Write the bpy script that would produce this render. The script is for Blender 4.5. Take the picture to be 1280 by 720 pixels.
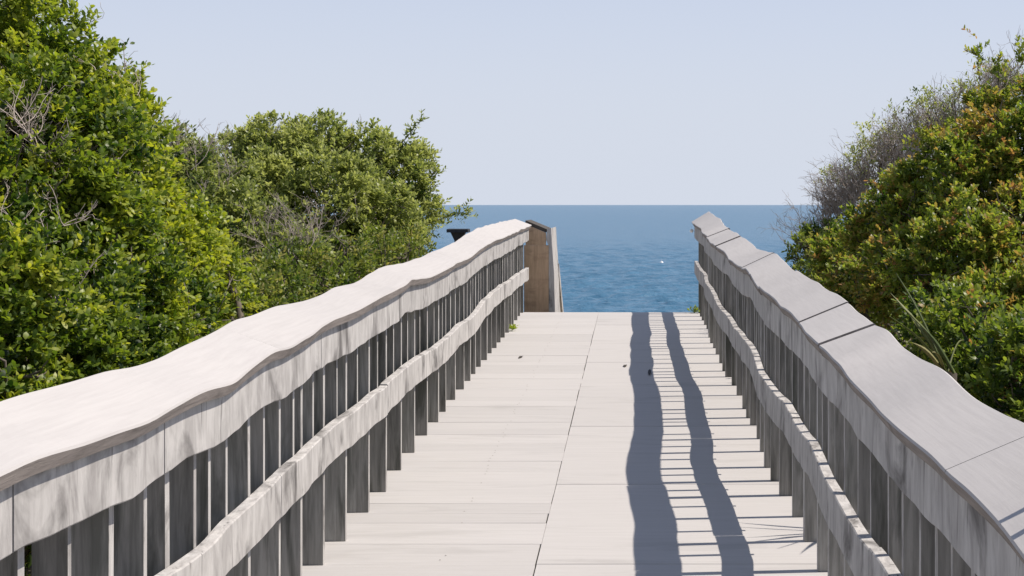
import bpy, math, random
import numpy as np
from mathutils import Matrix, Vector

# ------------------------------------------------------------------ camera, sky, sun, exposure
scene = bpy.context.scene
for o in list(bpy.data.objects):
    bpy.data.objects.remove(o, do_unlink=True)
F = 1850.0                      # focal length in pixels of a 1280 wide picture
VX, HY = 792.0, 256.0           # where the walk's direction and the horizon fall in the picture
SL = 42.0 / F                   # the walk climbs this much per metre
EYE = 1.62                      # eye above the deck
cam = bpy.data.cameras.new('camera')
cam.sensor_width = 36.0
cam.lens = 36.0 * F / 1280.0
cam.shift_x = (640.0 - VX) / 1280.0
cam.shift_y = -(360.0 - HY) / 1280.0
cam.clip_start = 0.05
cam.clip_end = 60000.0
camo = bpy.data.objects.new('camera', cam)
scene.collection.objects.link(camo)
camo.location = (0, 0, 0)
camo.rotation_euler = (math.radians(90), 0, 0)
scene.camera = camo

SUN = Vector((0.67, 0.06, 1.0)).normalized()        # towards the sun
SUN_EL = math.asin(SUN.z)
SUN_AZ = math.atan2(SUN.x, SUN.y)                   # clockwise from +Y
world = bpy.data.worlds.new('World')
scene.world = world
world.use_nodes = True
wn = world.node_tree
wn.nodes.clear()
wo = wn.nodes.new('ShaderNodeOutputWorld')
wb = wn.nodes.new('ShaderNodeBackground')
ws = wn.nodes.new('ShaderNodeTexSky')
ws.sky_type = 'NISHITA'
ws.sun_disc = False
ws.sun_elevation = SUN_EL
ws.sun_rotation = SUN_AZ
ws.altitude = 0
ws.air_density = 0.5
ws.dust_density = 0.1
ws.ozone_density = 8.0
SKY = 0.15
wb.inputs['Strength'].default_value = SKY
wm = wn.nodes.new('ShaderNodeMix')                  # sea haze: the lower the view, the longer its path through the haze
wm.data_type = 'RGBA'
wt = wn.nodes.new('ShaderNodeTexCoord')
wz = wn.nodes.new('ShaderNodeSeparateXYZ')
wn.links.new(wt.outputs['Generated'], wz.inputs[0])
def wmath(op, a, b):
    n = wn.nodes.new('ShaderNodeMath'); n.operation = op
    for i, q in enumerate((a, b)):
        if isinstance(q, float): n.inputs[i].default_value = q
        else: wn.links.new(q, n.inputs[i])
    return n.outputs[0]
HAZE = 0.28                                         # optical depth straight up; 1 - exp(-HAZE / sin(elevation))
wf = wmath('SUBTRACT', 1.0, wmath('POWER', 2.71828, wmath('DIVIDE', -HAZE, wmath('MAXIMUM', wz.outputs[2], 0.02))))
wn.links.new(wf, wm.inputs[0])
wm.inputs[7].default_value = (0.575 / SKY, 0.618 / SKY, 0.705 / SKY, 1)
wn.links.new(ws.outputs[0], wm.inputs[6])
wn.links.new(wm.outputs[2], wb.inputs[0])
wn.links.new(wb.outputs[0], wo.inputs[0])
sun = bpy.data.lights.new('sun', 'SUN')
sun.energy = 5.0
sun.angle = math.radians(0.53)
sun.color = (1.0, 0.905, 0.80)
suno = bpy.data.objects.new('sun', sun)
scene.collection.objects.link(suno)
suno.rotation_euler = SUN.to_track_quat('Z', 'Y').to_euler()
suno.location = (20, 5, 40)
vs = scene.view_settings
scene.display_settings.display_device = 'sRGB'
vs.view_transform = 'Standard'
vs.look = 'None'
vs.gamma = 1.0
vs.use_curve_mapping = False
vs.exposure = 0.19
scene.render.resolution_x, scene.render.resolution_y = 1024, 576

rng = np.random.default_rng(7)
random.seed(7)
COL = scene.collection


# ------------------------------------------------------------------ helpers
def P(X, d, h):
    """a point h metres below the eye line of the climbing walk"""
    return (X, d, -h + SL * d)


def pix(px, py, d):
    """photo pixel at distance d"""
    return np.array([(px - VX) / F * d, d, -(py - HY) / F * d])


def tag(o, label=None, cat=None, group=None, kind=None):
    if label: o['label'] = label
    if cat: o['category'] = cat
    if group: o['group'] = group
    if kind: o['kind'] = kind
    return o


def adopt(o, parent):
    if parent is not None:
        o.parent = parent
        o.matrix_parent_inverse = Matrix.Translation(-Vector(parent.location))


def link(name, me, mat=None, parent=None):
    o = bpy.data.objects.new(name, me)
    COL.objects.link(o)
    if mat is not None and len(me.materials) == 0:
        me.materials.append(mat)
    adopt(o, parent)
    return o


def mesh(name, verts, faces, mat=None, parent=None, smooth=False):
    me = bpy.data.meshes.new(name)
    me.from_pydata([tuple(v) for v in verts], [], faces)
    me.update()
    if smooth:
        me.polygons.foreach_set('use_smooth', [True] * len(me.polygons))
    return link(name, me, mat, parent)


def empty(name, loc):
    o = bpy.data.objects.new(name, None)
    o.empty_display_size = 0.2
    COL.objects.link(o)
    o.location = loc
    return o


def tri_mesh(name, V, T, mat, parent=None, attrs=None, smooth=False):
    """big triangle mesh straight from numpy arrays"""
    me = bpy.data.meshes.new(name)
    me.vertices.add(len(V))
    me.vertices.foreach_set('co', np.ascontiguousarray(V, dtype=np.float32).ravel())
    n = len(T)
    me.loops.add(n * 3)
    me.loops.foreach_set('vertex_index', np.ascontiguousarray(T, dtype=np.int32).ravel())
    me.polygons.add(n)
    me.polygons.foreach_set('loop_start', np.arange(0, n * 3, 3, dtype=np.int32))
    if smooth:
        me.polygons.foreach_set('use_smooth', np.ones(n, dtype=bool))
    me.update(calc_edges=True)
    for k, a in (attrs or {}).items():
        at = me.attributes.new(k, 'FLOAT', 'POINT')
        at.data.foreach_set('value', np.ascontiguousarray(a, dtype=np.float32))
    return link(name, me, mat, parent)


def box_vf(x0, x1, y0, y1, z0, z1, bev=0.0):
    if bev <= 0:
        v = [(x0, y0, z0), (x1, y0, z0), (x1, y1, z0), (x0, y1, z0), (x0, y0, z1), (x1, y0, z1), (x1, y1, z1), (x0, y1, z1)]
        f = [(3, 2, 1, 0), (4, 5, 6, 7), (0, 1, 5, 4), (1, 2, 6, 5), (2, 3, 7, 6), (3, 0, 4, 7)]
        return v, f
    b = bev
    v = [(x0, y0, z0), (x1, y0, z0), (x1, y1, z0), (x0, y1, z0),
         (x0, y0, z1 - b), (x1, y0, z1 - b), (x1, y1, z1 - b), (x0, y1, z1 - b),
         (x0 + b, y0 + b, z1), (x1 - b, y0 + b, z1), (x1 - b, y1 - b, z1), (x0 + b, y1 - b, z1)]
    f = [(3, 2, 1, 0), (8, 9, 10, 11)]
    for i in range(4):
        j = (i + 1) % 4
        f.append((i, j, 4 + j, 4 + i))
        f.append((4 + i, 4 + j, 8 + j, 8 + i))
    return v, f


def vnoise(seed, n=64):
    """smooth periodic 1-d noise"""
    r = np.random.default_rng(seed)
    t = r.uniform(-1, 1, n)
    def fn(x):
        x = np.asarray(x, dtype=float)
        i = np.floor(x).astype(int)
        u = x - i
        u = u * u * (3 - 2 * u)
        return t[i % n] * (1 - u) + t[(i + 1) % n] * u
    return fn


# ------------------------------------------------------------------ materials
def nodes(name):
    m = bpy.data.materials.new(name)
    m.use_nodes = True
    nt = m.node_tree
    return m, nt, nt.nodes['Principled BSDF']


def ramp(nt, stops):
    r = nt.nodes.new('ShaderNodeValToRGB')
    e = r.color_ramp.elements
    while len(e) < len(stops):
        e.new(0.5)
    for s, (p, c) in zip(e, stops):
        s.position = p
        s.color = (*c, 1)
    return r


def noise(nt, vec, scale, detail=4, rough=0.55, dist=0.0):
    n = nt.nodes.new('ShaderNodeTexNoise')
    n.inputs['Scale'].default_value = scale
    n.inputs['Detail'].default_value = detail
    n.inputs['Roughness'].default_value = rough
    n.inputs['Distortion'].default_value = dist
    if vec is not None:
        nt.links.new(vec, n.inputs['Vector'])
    return n


def mapping(nt, scale, src):
    mp = nt.nodes.new('ShaderNodeMapping')
    mp.inputs['Scale'].default_value = scale
    nt.links.new(src, mp.inputs['Vector'])
    return mp.outputs[0]


def mixc(nt, fac, a, b, mode='MIX'):
    m = nt.nodes.new('ShaderNodeMix')
    m.data_type = 'RGBA'
    m.blend_type = mode
    for s, v in ((m.inputs[0], fac), (m.inputs[6], a), (m.inputs[7], b)):
        if hasattr(v, 'is_linked') or hasattr(v, 'links'):
            nt.links.new(v, s)
        elif isinstance(v, (int, float)):
            s.default_value = v
        else:
            s.default_value = (*v, 1)
    return m.outputs[2]


def wood(name, light, dark, stain, stain_amt, grain, var=0.10, rough=0.85, knots=0.0, bump=0.25, stain_scale=None, stain_at=0.56, cracks=0.0):
    """weathered timber; grain = mapping scale, small along the fibre"""
    m, nt, bs = nodes(name)
    geo = nt.nodes.new('ShaderNodeNewGeometry')
    oi = nt.nodes.new('ShaderNodeObjectInfo')
    add = nt.nodes.new('ShaderNodeVectorMath'); add.operation = 'ADD'
    mul = nt.nodes.new('ShaderNodeVectorMath'); mul.operation = 'SCALE'
    cmb = nt.nodes.new('ShaderNodeCombineXYZ')
    for i in range(3):
        nt.links.new(oi.outputs['Random'], cmb.inputs[i])
    nt.links.new(cmb.outputs[0], mul.inputs[0]); mul.inputs['Scale'].default_value = 37.0
    nt.links.new(geo.outputs['Position'], add.inputs[0]); nt.links.new(mul.outputs[0], add.inputs[1])
    pos = add.outputs[0]
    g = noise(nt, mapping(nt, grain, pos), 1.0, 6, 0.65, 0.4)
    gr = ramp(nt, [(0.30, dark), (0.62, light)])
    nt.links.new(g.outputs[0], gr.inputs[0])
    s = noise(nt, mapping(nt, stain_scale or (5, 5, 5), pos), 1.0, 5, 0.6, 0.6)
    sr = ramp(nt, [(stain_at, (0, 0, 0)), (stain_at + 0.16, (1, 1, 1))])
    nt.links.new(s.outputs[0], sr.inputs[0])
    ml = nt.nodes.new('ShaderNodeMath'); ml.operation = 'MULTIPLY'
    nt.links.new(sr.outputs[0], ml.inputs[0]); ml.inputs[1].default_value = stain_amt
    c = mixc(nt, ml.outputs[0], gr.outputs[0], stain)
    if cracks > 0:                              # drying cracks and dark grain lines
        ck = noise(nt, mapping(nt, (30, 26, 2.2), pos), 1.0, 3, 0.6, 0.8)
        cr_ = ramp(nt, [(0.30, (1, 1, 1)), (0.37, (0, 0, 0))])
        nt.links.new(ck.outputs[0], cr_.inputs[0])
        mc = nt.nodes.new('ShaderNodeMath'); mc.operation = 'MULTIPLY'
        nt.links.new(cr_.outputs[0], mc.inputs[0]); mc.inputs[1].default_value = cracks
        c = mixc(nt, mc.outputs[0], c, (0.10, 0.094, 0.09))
    # each board a little lighter or darker
    mr = nt.nodes.new('ShaderNodeMapRange')
    mr.inputs[3].default_value = 1.0 - var; mr.inputs[4].default_value = 1.0 + var
    nt.links.new(oi.outputs['Random'], mr.inputs[0])
    hs = nt.nodes.new('ShaderNodeHueSaturation')
    nt.links.new(mr.outputs[0], hs.inputs['Value']); nt.links.new(c, hs.inputs['Color'])
    nt.links.new(hs.outputs[0], bs.inputs['Base Color'])
    bs.inputs['Roughness'].default_value = rough
    bs.inputs['Specular IOR Level'].default_value = 0.25
    bp = nt.nodes.new('ShaderNodeBump')
    bp.inputs['Strength'].default_value = bump
    bp.inputs['Distance'].default_value = 0.004
    nt.links.new(g.outputs[0], bp.inputs['Height'])
    nt.links.new(bp.outputs[0], bs.inputs['Normal'])
    return m


M = {}
M['deck'] = wood('deck_wood', (0.46, 0.447, 0.437), (0.42, 0.408, 0.398), (0.31, 0.30, 0.29), 0.45, (2.5, 60, 60), var=0.045, bump=0.12, stain_scale=(1.2, 5, 5))
M['cap'] = wood('cap_wood', (0.455, 0.44, 0.43), (0.415, 0.40, 0.392), (0.375, 0.362, 0.353), 0.5, (70, 2.5, 70), var=0.02, bump=0.15, stain_scale=(4, 1.5, 4))
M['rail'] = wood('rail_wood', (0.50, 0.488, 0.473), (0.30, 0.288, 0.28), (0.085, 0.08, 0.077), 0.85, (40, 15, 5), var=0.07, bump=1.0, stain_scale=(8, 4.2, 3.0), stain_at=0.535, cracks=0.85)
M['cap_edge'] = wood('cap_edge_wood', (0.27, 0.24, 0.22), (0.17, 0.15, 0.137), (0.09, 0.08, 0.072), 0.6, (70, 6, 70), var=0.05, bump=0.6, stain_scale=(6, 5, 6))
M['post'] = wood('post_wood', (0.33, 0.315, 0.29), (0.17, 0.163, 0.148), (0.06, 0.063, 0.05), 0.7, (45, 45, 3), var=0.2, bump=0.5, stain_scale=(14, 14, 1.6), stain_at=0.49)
M['joist'] = wood('joist_wood', (0.22, 0.19, 0.16), (0.12, 0.10, 0.085), (0.06, 0.055, 0.05), 0.6, (40, 3, 40), var=0.1)
M['brown'] = wood('brown_wood', (0.58, 0.41, 0.27), (0.42, 0.29, 0.185), (0.26, 0.17, 0.11), 0.5, (40, 40, 4), var=0.05, stain_scale=(3, 3, 9), stain_at=0.5)
M['darkcap'] = wood('dark_cap_wood', (0.085, 0.075, 0.065), (0.05, 0.045, 0.04), (0.03, 0.03, 0.03), 0.5, (4, 40, 40))
M['blackened'] = wood('blackened_wood', (0.035, 0.04, 0.05), (0.02, 0.024, 0.03), (0.015, 0.015, 0.02), 0.5, (20, 20, 6))
m, nt, bs = nodes('white_plastic'); bs.inputs['Base Color'].default_value = (0.8, 0.8, 0.78, 1); bs.inputs['Roughness'].default_value = 0.35; M['white'] = m


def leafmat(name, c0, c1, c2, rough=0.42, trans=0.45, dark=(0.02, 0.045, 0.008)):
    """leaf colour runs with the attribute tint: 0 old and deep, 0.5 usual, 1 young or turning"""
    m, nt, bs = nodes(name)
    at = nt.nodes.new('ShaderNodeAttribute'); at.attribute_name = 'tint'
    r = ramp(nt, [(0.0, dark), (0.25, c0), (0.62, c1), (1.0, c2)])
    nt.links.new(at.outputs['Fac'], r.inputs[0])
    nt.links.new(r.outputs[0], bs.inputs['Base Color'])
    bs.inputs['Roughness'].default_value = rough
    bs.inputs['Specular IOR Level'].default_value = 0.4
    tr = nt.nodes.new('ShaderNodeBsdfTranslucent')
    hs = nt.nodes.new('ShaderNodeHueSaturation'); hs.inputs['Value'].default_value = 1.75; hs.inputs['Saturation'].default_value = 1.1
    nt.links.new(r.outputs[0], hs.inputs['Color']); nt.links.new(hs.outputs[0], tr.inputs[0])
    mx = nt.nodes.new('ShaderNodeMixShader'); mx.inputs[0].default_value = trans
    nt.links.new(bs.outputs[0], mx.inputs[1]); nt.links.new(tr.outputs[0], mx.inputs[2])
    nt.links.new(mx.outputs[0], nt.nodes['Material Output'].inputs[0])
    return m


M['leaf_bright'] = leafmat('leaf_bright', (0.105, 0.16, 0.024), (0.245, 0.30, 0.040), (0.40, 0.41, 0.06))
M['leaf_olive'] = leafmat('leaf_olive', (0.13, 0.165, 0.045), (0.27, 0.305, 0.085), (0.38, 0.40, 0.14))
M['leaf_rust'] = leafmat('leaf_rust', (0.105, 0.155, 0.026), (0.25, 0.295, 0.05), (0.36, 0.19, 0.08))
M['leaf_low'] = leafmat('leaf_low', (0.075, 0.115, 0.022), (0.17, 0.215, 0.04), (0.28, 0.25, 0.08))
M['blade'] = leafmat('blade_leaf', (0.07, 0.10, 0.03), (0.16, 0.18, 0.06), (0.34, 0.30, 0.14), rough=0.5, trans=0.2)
M['bark'] = wood('bark', (0.17, 0.145, 0.12), (0.09, 0.075, 0.06), (0.05, 0.045, 0.04), 0.5, (30, 30, 6), var=0.1)
M['twig'] = wood('dead_twig', (0.42, 0.365, 0.325), (0.30, 0.25, 0.22), (0.18, 0.145, 0.125), 0.5, (20, 20, 20), var=0.1)

m, nt, bs = nodes('sand')
geo = nt.nodes.new('ShaderNodeNewGeometry')
n1 = noise(nt, geo.outputs['Position'], 2.2, 7, 0.65)
r1 = ramp(nt, [(0.35, (0.10, 0.075, 0.05)), (0.55, (0.26, 0.215, 0.155)), (0.75, (0.36, 0.31, 0.235))])
nt.links.new(n1.outputs[0], r1.inputs[0]); nt.links.new(r1.outputs[0], bs.inputs['Base Color'])
bs.inputs['Roughness'].default_value = 0.95
n2 = noise(nt, geo.outputs['Position'], 30, 6, 0.7)
bp = nt.nodes.new('ShaderNodeBump'); bp.inputs['Strength'].default_value = 0.6; bp.inputs['Distance'].default_value = 0.03
nt.links.new(n2.outputs[0], bp.inputs['Height']); nt.links.new(bp.outputs[0], bs.inputs['Normal'])
M['sand'] = m

m, nt, bs = nodes('sea_water')
geo = nt.nodes.new('ShaderNodeNewGeometry')
bs.inputs['Base Color'].default_value = (0.020, 0.075, 0.15, 1)
bs.inputs['Roughness'].default_value = 0.28
bs.inputs['IOR'].default_value = 1.333
bs.inputs['Specular IOR Level'].default_value = 0.20
big = noise(nt, mapping(nt, (0.28, 0.30, 1), geo.outputs['Position']), 1.0, 6, 0.7, 0.3)
rb = ramp(nt, [(0.34, (0.042, 0.118, 0.200)), (0.66, (0.076, 0.176, 0.278))])
nt.links.new(big.outputs[0], rb.inputs[0]); nt.links.new(rb.outputs[0], bs.inputs['Base Color'])
w1 = noise(nt, mapping(nt, (1.5, 2.0, 1), geo.outputs['Position']), 1.0, 5, 0.62, 0.4)
bp = nt.nodes.new('ShaderNodeBump'); bp.inputs['Strength'].default_value = 0.7; bp.inputs['Distance'].default_value = 0.35
nt.links.new(w1.outputs[0], bp.inputs['Height']); nt.links.new(bp.outputs[0], bs.inputs['Normal'])
M['sea'] = m


# ------------------------------------------------------------------ terrain and sea
SEA = -7.0


def smooth(a, b, x):
    t = np.clip((np.asarray(x, dtype=float) - a) / (b - a), 0, 1)
    return t * t * (3 - 2 * t)


nzA, nzB = vnoise(3), vnoise(4)


def ground(X, d):
    X = np.asarray(X, dtype=float); d = np.asarray(d, dtype=float)
    dune = SL * np.clip(d, -30, 18) - EYE - 0.55
    rise = smooth(1.3, 5.5, np.abs(X)) * 0.9 + smooth(6, 25, np.abs(X)) * 1.0
    bump = 0.12 * nzA(X * 0.7 + 40) * nzB(d * 0.6 + 40) + 0.25 * nzB(X * 0.13 + 9) * nzA(d * 0.11 + 21)
    side = smooth(1.4, 3.0, np.abs(X))
    z = dune + rise * (1 - 0.6 * smooth(18, 30, d)) + bump * side
    fall = smooth(17.5, 40, d)
    beach = -4.6 - (d - 40) * 0.055
    z = z * (1 - fall) + beach * fall
    return np.maximum(z, -11.0)


def make_ground():
    xs = np.concatenate([-np.geomspace(300, 12, 16), np.linspace(-11, 11, 89), np.geomspace(12, 300, 16)])
    ys = np.concatenate([-np.geomspace(300, 6, 12), np.linspace(-5, 30, 120), np.geomspace(31, 160, 30)])
    Xg, Yg = np.meshgrid(xs, ys)
    Z = ground(Xg, Yg)
    V = np.stack([Xg.ravel(), Yg.ravel(), Z.ravel()], 1)
    nx, ny = len(xs), len(ys)
    i = (np.arange(ny - 1)[:, None] * nx + np.arange(nx - 1)[None]).ravel()
    T = np.concatenate([np.stack([i, i + 1, i + nx + 1], 1), np.stack([i, i + nx + 1, i + nx], 1)])
    o = tri_mesh('ground', V, T, M['sand'], smooth=True)
    tag(o, 'sandy dune ground sloping to the beach', None, None, 'structure')


make_ground()


def make_sea():
    """near water is real waves, far water the same sheet lying flat"""
    ang = np.linspace(-1.15, 1.15, 420)
    a2 = np.tan(ang * 0.999)
    rr = np.concatenate([np.geomspace(70, 88, 12), np.geomspace(88.4, 620, 620), np.geomspace(650, 45000, 60)])
    A, R = np.meshgrid(np.sort(np.concatenate([np.linspace(-0.26, 0.36, 420), np.linspace(-2.6, -0.262, 40), np.linspace(0.362, 2.6, 40)])), rr)
    X = A * R; Y = R
    r = np.random.default_rng(12)
    Z = np.zeros_like(X)
    for k in range(60):
        lam = 0.9 * (4.0 ** r.uniform(0, 1))
        th = r.normal(math.pi / 2 + 0.25, 0.5)
        amp = 0.014 * lam ** 0.8 * r.uniform(0.4, 1.0)
        ph = r.uniform(0, 6.28)
        q = 2 * math.pi / lam
        fade = np.clip(1.25 - (R * R / (F * 7.0)) / (lam * 2.2), 0, 1)
        s = np.sin(q * (X * math.cos(th) + Y * math.sin(th)) + ph)
        Z += fade * amp * (s + 0.35 * (s * s))
    V = np.stack([X.ravel(), Y.ravel(), (SEA + Z).ravel()], 1)
    nx, ny = X.shape[1], X.shape[0]
    i = (np.arange(ny - 1)[:, None] * nx + np.arange(nx - 1)[None]).ravel()
    T = np.concatenate([np.stack([i, i + 1, i + nx + 1], 1), np.stack([i, i + nx + 1, i + nx], 1)])
    o = tri_mesh('sea', V, T, M['sea'], smooth=True)
    tag(o, 'blue rippled sea reaching to the horizon', None, None, 'structure')


make_sea()


# ------------------------------------------------------------------ boardwalk deck
D_END = 17.0
SEAM = -0.40
DL, DR = -1.43, 0.90
deck = empty('boardwalk', P(-0.27, 0, EYE + 0.25))
tag(deck, 'weathered grey plank boardwalk climbing to a crest above the sea', None, None, 'structure')
PW = 0.146


# joints read off the photograph (distance from the eye): the left half is laid in boards, the right half in wide panels
open_l = [5.75, 6.81, 7.21, 9.1, 9.55, 10.2, 13.0]
joints_r = [-1.2, 0.3, 1.75, 3.1, 4.6, 6.1, 7.66, 9.4, 11.05, 12.55, 14.1, 15.6, D_END]
joints_l = [-1.2]
while joints_l[-1] < D_END - 0.30:
    nx = joints_l[-1] + random.choice((0.19, 0.24, 0.29, 0.29, 0.34))
    for q in open_l:
        if abs(nx - q) < 0.13: nx = q
    joints_l.append(nx)
joints_l.append(D_END)
for side, name, xa, xb, js in (('l', 'plank', DL, SEAM - 0.0003, joints_l), ('r', 'deck_panel', SEAM + 0.0003, DR, joints_r)):
    for a, b in zip(js[:-1], js[1:]):
        ga = 0.0045 if (side == 'r' and a > 0) or a in open_l else (0.0018 if random.random() < 0.2 else 0.0002)
        gb = 0.0002
        w = (b - a) - ga - gb
        cut = random.uniform(0.0, 0.007) if side == 'l' else 0.0
        ln = xb - xa - cut
        v, f = box_vf(-ln / 2, ln / 2, -w / 2, w / 2, -0.038, 0, 0.0006)
        me = bpy.data.meshes.new(name); me.from_pydata(v, [], f); me.update(); me.materials.append(M['deck'])
        o = bpy.data.objects.new(name, me); COL.objects.link(o)
        p = P((xa + xb) / 2 + - cut / 2, a + ga + w / 2, EYE)
        o.location = (p[0], p[1], p[2] + random.gauss(0, 0.0003))
        o.rotation_euler = (math.atan(SL) + random.gauss(0, 0.0004), random.gauss(0, 0.0005), random.gauss(0, 0.0012))
        adopt(o, deck)


def stick(name, x0, x1, ya, yb, h0, h1, mat, parent):
    """a member running along the walk between distances ya..yb, h0 above h1"""
    v = []
    for d in (ya, yb):
        for (x, h) in ((x0, h1), (x1, h1), (x1, h0), (x0, h0)):
            v.append(P(x, d, h))
    f = [(0, 1, 2, 3), (7, 6, 5, 4), (0, 4, 5, 1), (1, 5, 6, 2), (2, 6, 7, 3), (3, 7, 4, 0)]
    return mesh(name, v, f, mat, parent)


for x in (-1.36, -0.80, -0.42, -0.36, 0.22, 0.78):
    stick('joist', x - 0.019, x + 0.019, -1.25, D_END - 0.02, EYE + 0.045, EYE + 0.23, M['joist'], deck)
for d in np.arange(-0.6, 17.0, 2.4):
    for x in (-1.2, 0.65):
        z0 = float(ground(x, d)) - 0.25
        zt = P(x, d, EYE + 0.235)[2]
        v, f = box_vf(x - 0.07, x + 0.07, d - 0.07, d + 0.07, z0, zt)
        mesh('pile', v, f, M['joist'], deck)
nv, nf = [], []
for d in np.arange(2.0, 16.9, 0.073):
    for x in (-0.80,):
        if random.random() < 0.45: continue
        xx, dd, r_ = x + random.gauss(0, 0.008), d + random.gauss(0, 0.006), 0.0038
        k = len(nv)
        for a_ in range(6):
            nv.append(P(xx + r_ * math.cos(a_ * math.pi / 3), dd + r_ * math.sin(a_ * math.pi / 3), EYE - 0.0022))
        nv.append(P(xx, dd, EYE - 0.0035))
        nf += [(k + a_, k + (a_ + 1) % 6, k + 6) for a_ in range(6)]
tag(mesh('nail_heads', nv, nf, M['joist'], deck), kind='stuff')
# steps going down to the beach beyond the crest
stairs = empty('beach_stairs', (-0.2, 17.2, float(ground(-0.2, 18))))
tag(stairs, 'wooden steps going down to the beach beyond the crest of the boardwalk', 'stairs')
zc = P(0, D_END, EYE)[2]
for k in range(8):
    v, f = box_vf(-0.92, 0.86, D_END + 0.03 + 0.29 * k, D_END + 0.31 + 0.29 * k, zc - 0.17 * (k + 1) - 0.04, zc - 0.17 * (k + 1), 0.004)
    mesh('tread', v, f, M['deck'], stairs)
for x in (-0.88, 0.82):
    v = [(x + e, y, z) for e in (-0.02, 0.02) for (y, z) in ((D_END + 0.02, zc - 0.22), (D_END + 2.4, zc - 1.62), (D_END + 2.4, zc - 1.95), (D_END + 0.02, zc - 0.55))]
    f = [(0, 1, 2, 3), (7, 6, 5, 4), (0, 4, 5, 1), (1, 5, 6, 2), (2, 6, 7, 3), (3, 7, 4, 0)]
    mesh('stringer', v, f, M['joist'], stairs)

# ------------------------------------------------------------------ railings
# knots (picture x, distance below the walk's eye line / sideways distance) read off the photograph
L_in = [(0, .504), (27, .503), (97, .518), (134, .527), (187, .544), (214, .539), (264, .538), (290, .555), (311, .543), (334, .532), (369, .535), (413, .535), (463, .529), (502, .5266), (513, .518), (540, .5516), (560, .550), (590, .555), (598, .533), (620, .529), (640, .544), (665, .560)]
L_out = [(0, .3586), (78, .368), (148, .378), (163, .384), (206, .3857), (251, .3845), (289, .368), (343, .379), (377, .39), (440, .391), (470, .376), (497, .393), (540, .40), (567, .396), (593, .357), (613, .369), (643, .40)]
L_mid = [(210, .866), (257, .873), (307, .867), (346, .856), (362, .851), (401, .866), (420, .863), (483, .854), (507, .858), (547, .897), (562, .896), (597, .90), (617, .858), (640, .882), (665, .93)]
R_in = [(867, .88), (883.6, .917), (902, .90), (915.7, .95), (935.5, .875), (951, .93), (993.6, .947), (1031, .946), (1052, .95), (1058, .978), (1111, 1.006), (1172, .982), (1204, .978), (1238, .989), (1280, 1.02)]
R_out = [(886.6, .533), (908, .595), (920, .586), (938.6, .614), (951, .616), (968, .574), (990.5, .608), (1038, .614), (1077, .626), (1113, .617), (1129, .654), (1180, .65), (1205, .672), (1244, .664), (1280, .6475)]
R_mid = [(868, 1.50), (890, 1.55), (908, 1.60), (935, 1.56), (960, 1.57), (985, 1.60), (1010, 1.58), (1040, 1.60), (1075, 1.62)]


def profile(knots, X, side, ext_seed):
    ds = np.array([F * X / abs(VX - px) for px, r in knots])
    hs = np.array([r * X for px, r in knots])
    k = np.argsort(ds); ds, hs = ds[k], hs[k]
    nz = vnoise(ext_seed)
    grid = np.arange(-2.2, 18.2, 0.02)
    h = np.interp(grid, ds, hs)
    h += np.where(grid < ds[0], 0.02 * nz(grid * 1.1 + 50) * np.clip((ds[0] - grid) / 0.8, 0, 1), 0)
    out = h.copy()
    # gentle smoothing, wider farther off where the reading is coarser
    for i, g in enumerate(grid):
        s = 0.035 + 0.006 * max(g, 0)
        a = max(0, i - int(3 * s / 0.02)); b = min(len(grid), i + int(3 * s / 0.02) + 1)
        w = np.exp(-0.5 * ((grid[a:b] - g) / s) ** 2)
        out[i] = (w * h[a:b]).sum() / w.sum()
    k1 = vnoise(ext_seed + 100)
    out = out + (1.0 if side > 0 else 0.55) * (0.004 + 0.007 * np.clip((grid - 3) / 3, 0, 1)) * k1(grid * 1.9 + 70) + 0.004 * k1(grid * 4.7 + 11)
    return lambda d: np.interp(d, grid, out)


XLI, XLO, XLP = 1.19, 1.39, 1.263
XRI, XRO, XRP = 0.66, 0.865, 0.73
CT = 0.038
lin0 = profile(L_in, XLI, -1, 31); lin = lambda d: lin0(d) - 0.035
lout = profile(L_out, XLO, -1, 32)
lmid = profile(L_mid, XLP - 0.04, -1, 33)
rin = profile(R_in, XRI, 1, 34)
rout = profile(R_out, XRO, 1, 35)
rmid = profile(R_mid, XRP - 0.04, 1, 36)
lat = {-1: vnoise(41), 1: vnoise(42)}


def sway(side, d):
    """boards wander sideways a little between their fixings"""
    return (0.020 if side > 0 else 0.012) * lat[side](np.asarray(d) * 1.0 + 60) + 0.006 * lat[side](np.asarray(d) * 2.6 + 13)


def sweep(name, ya, yb, section, mat, parent, step=0.06):
    """sweep a closed cross-section along the walk; section(d) -> list of (X, h)"""
    n = max(2, int((yb - ya) / step) + 1)
    ds = np.linspace(ya, yb, n)
    V, Fc = [], []
    m = None
    for d in ds:
        s = section(float(d))
        m = len(s)
        V += [P(x, d, h) for x, h in s]
    for i in range(n - 1):
        for j in range(m):
            a, b = i * m + j, i * m + (j + 1) % m
            Fc.append((a, b, b + m, a + m))
    Fc.append(tuple(range(m - 1, -1, -1)))
    Fc.append(tuple((n - 1) * m + j for j in range(m)))
    o = mesh(name, V, Fc, mat, parent)
    # face directions: make the sweep consistently outward
    import bmesh
    bm = bmesh.new(); bm.from_mesh(o.data); bmesh.ops.recalc_face_normals(bm, faces=bm.faces); bm.to_mesh(o.data); bm.free()
    return o


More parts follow.
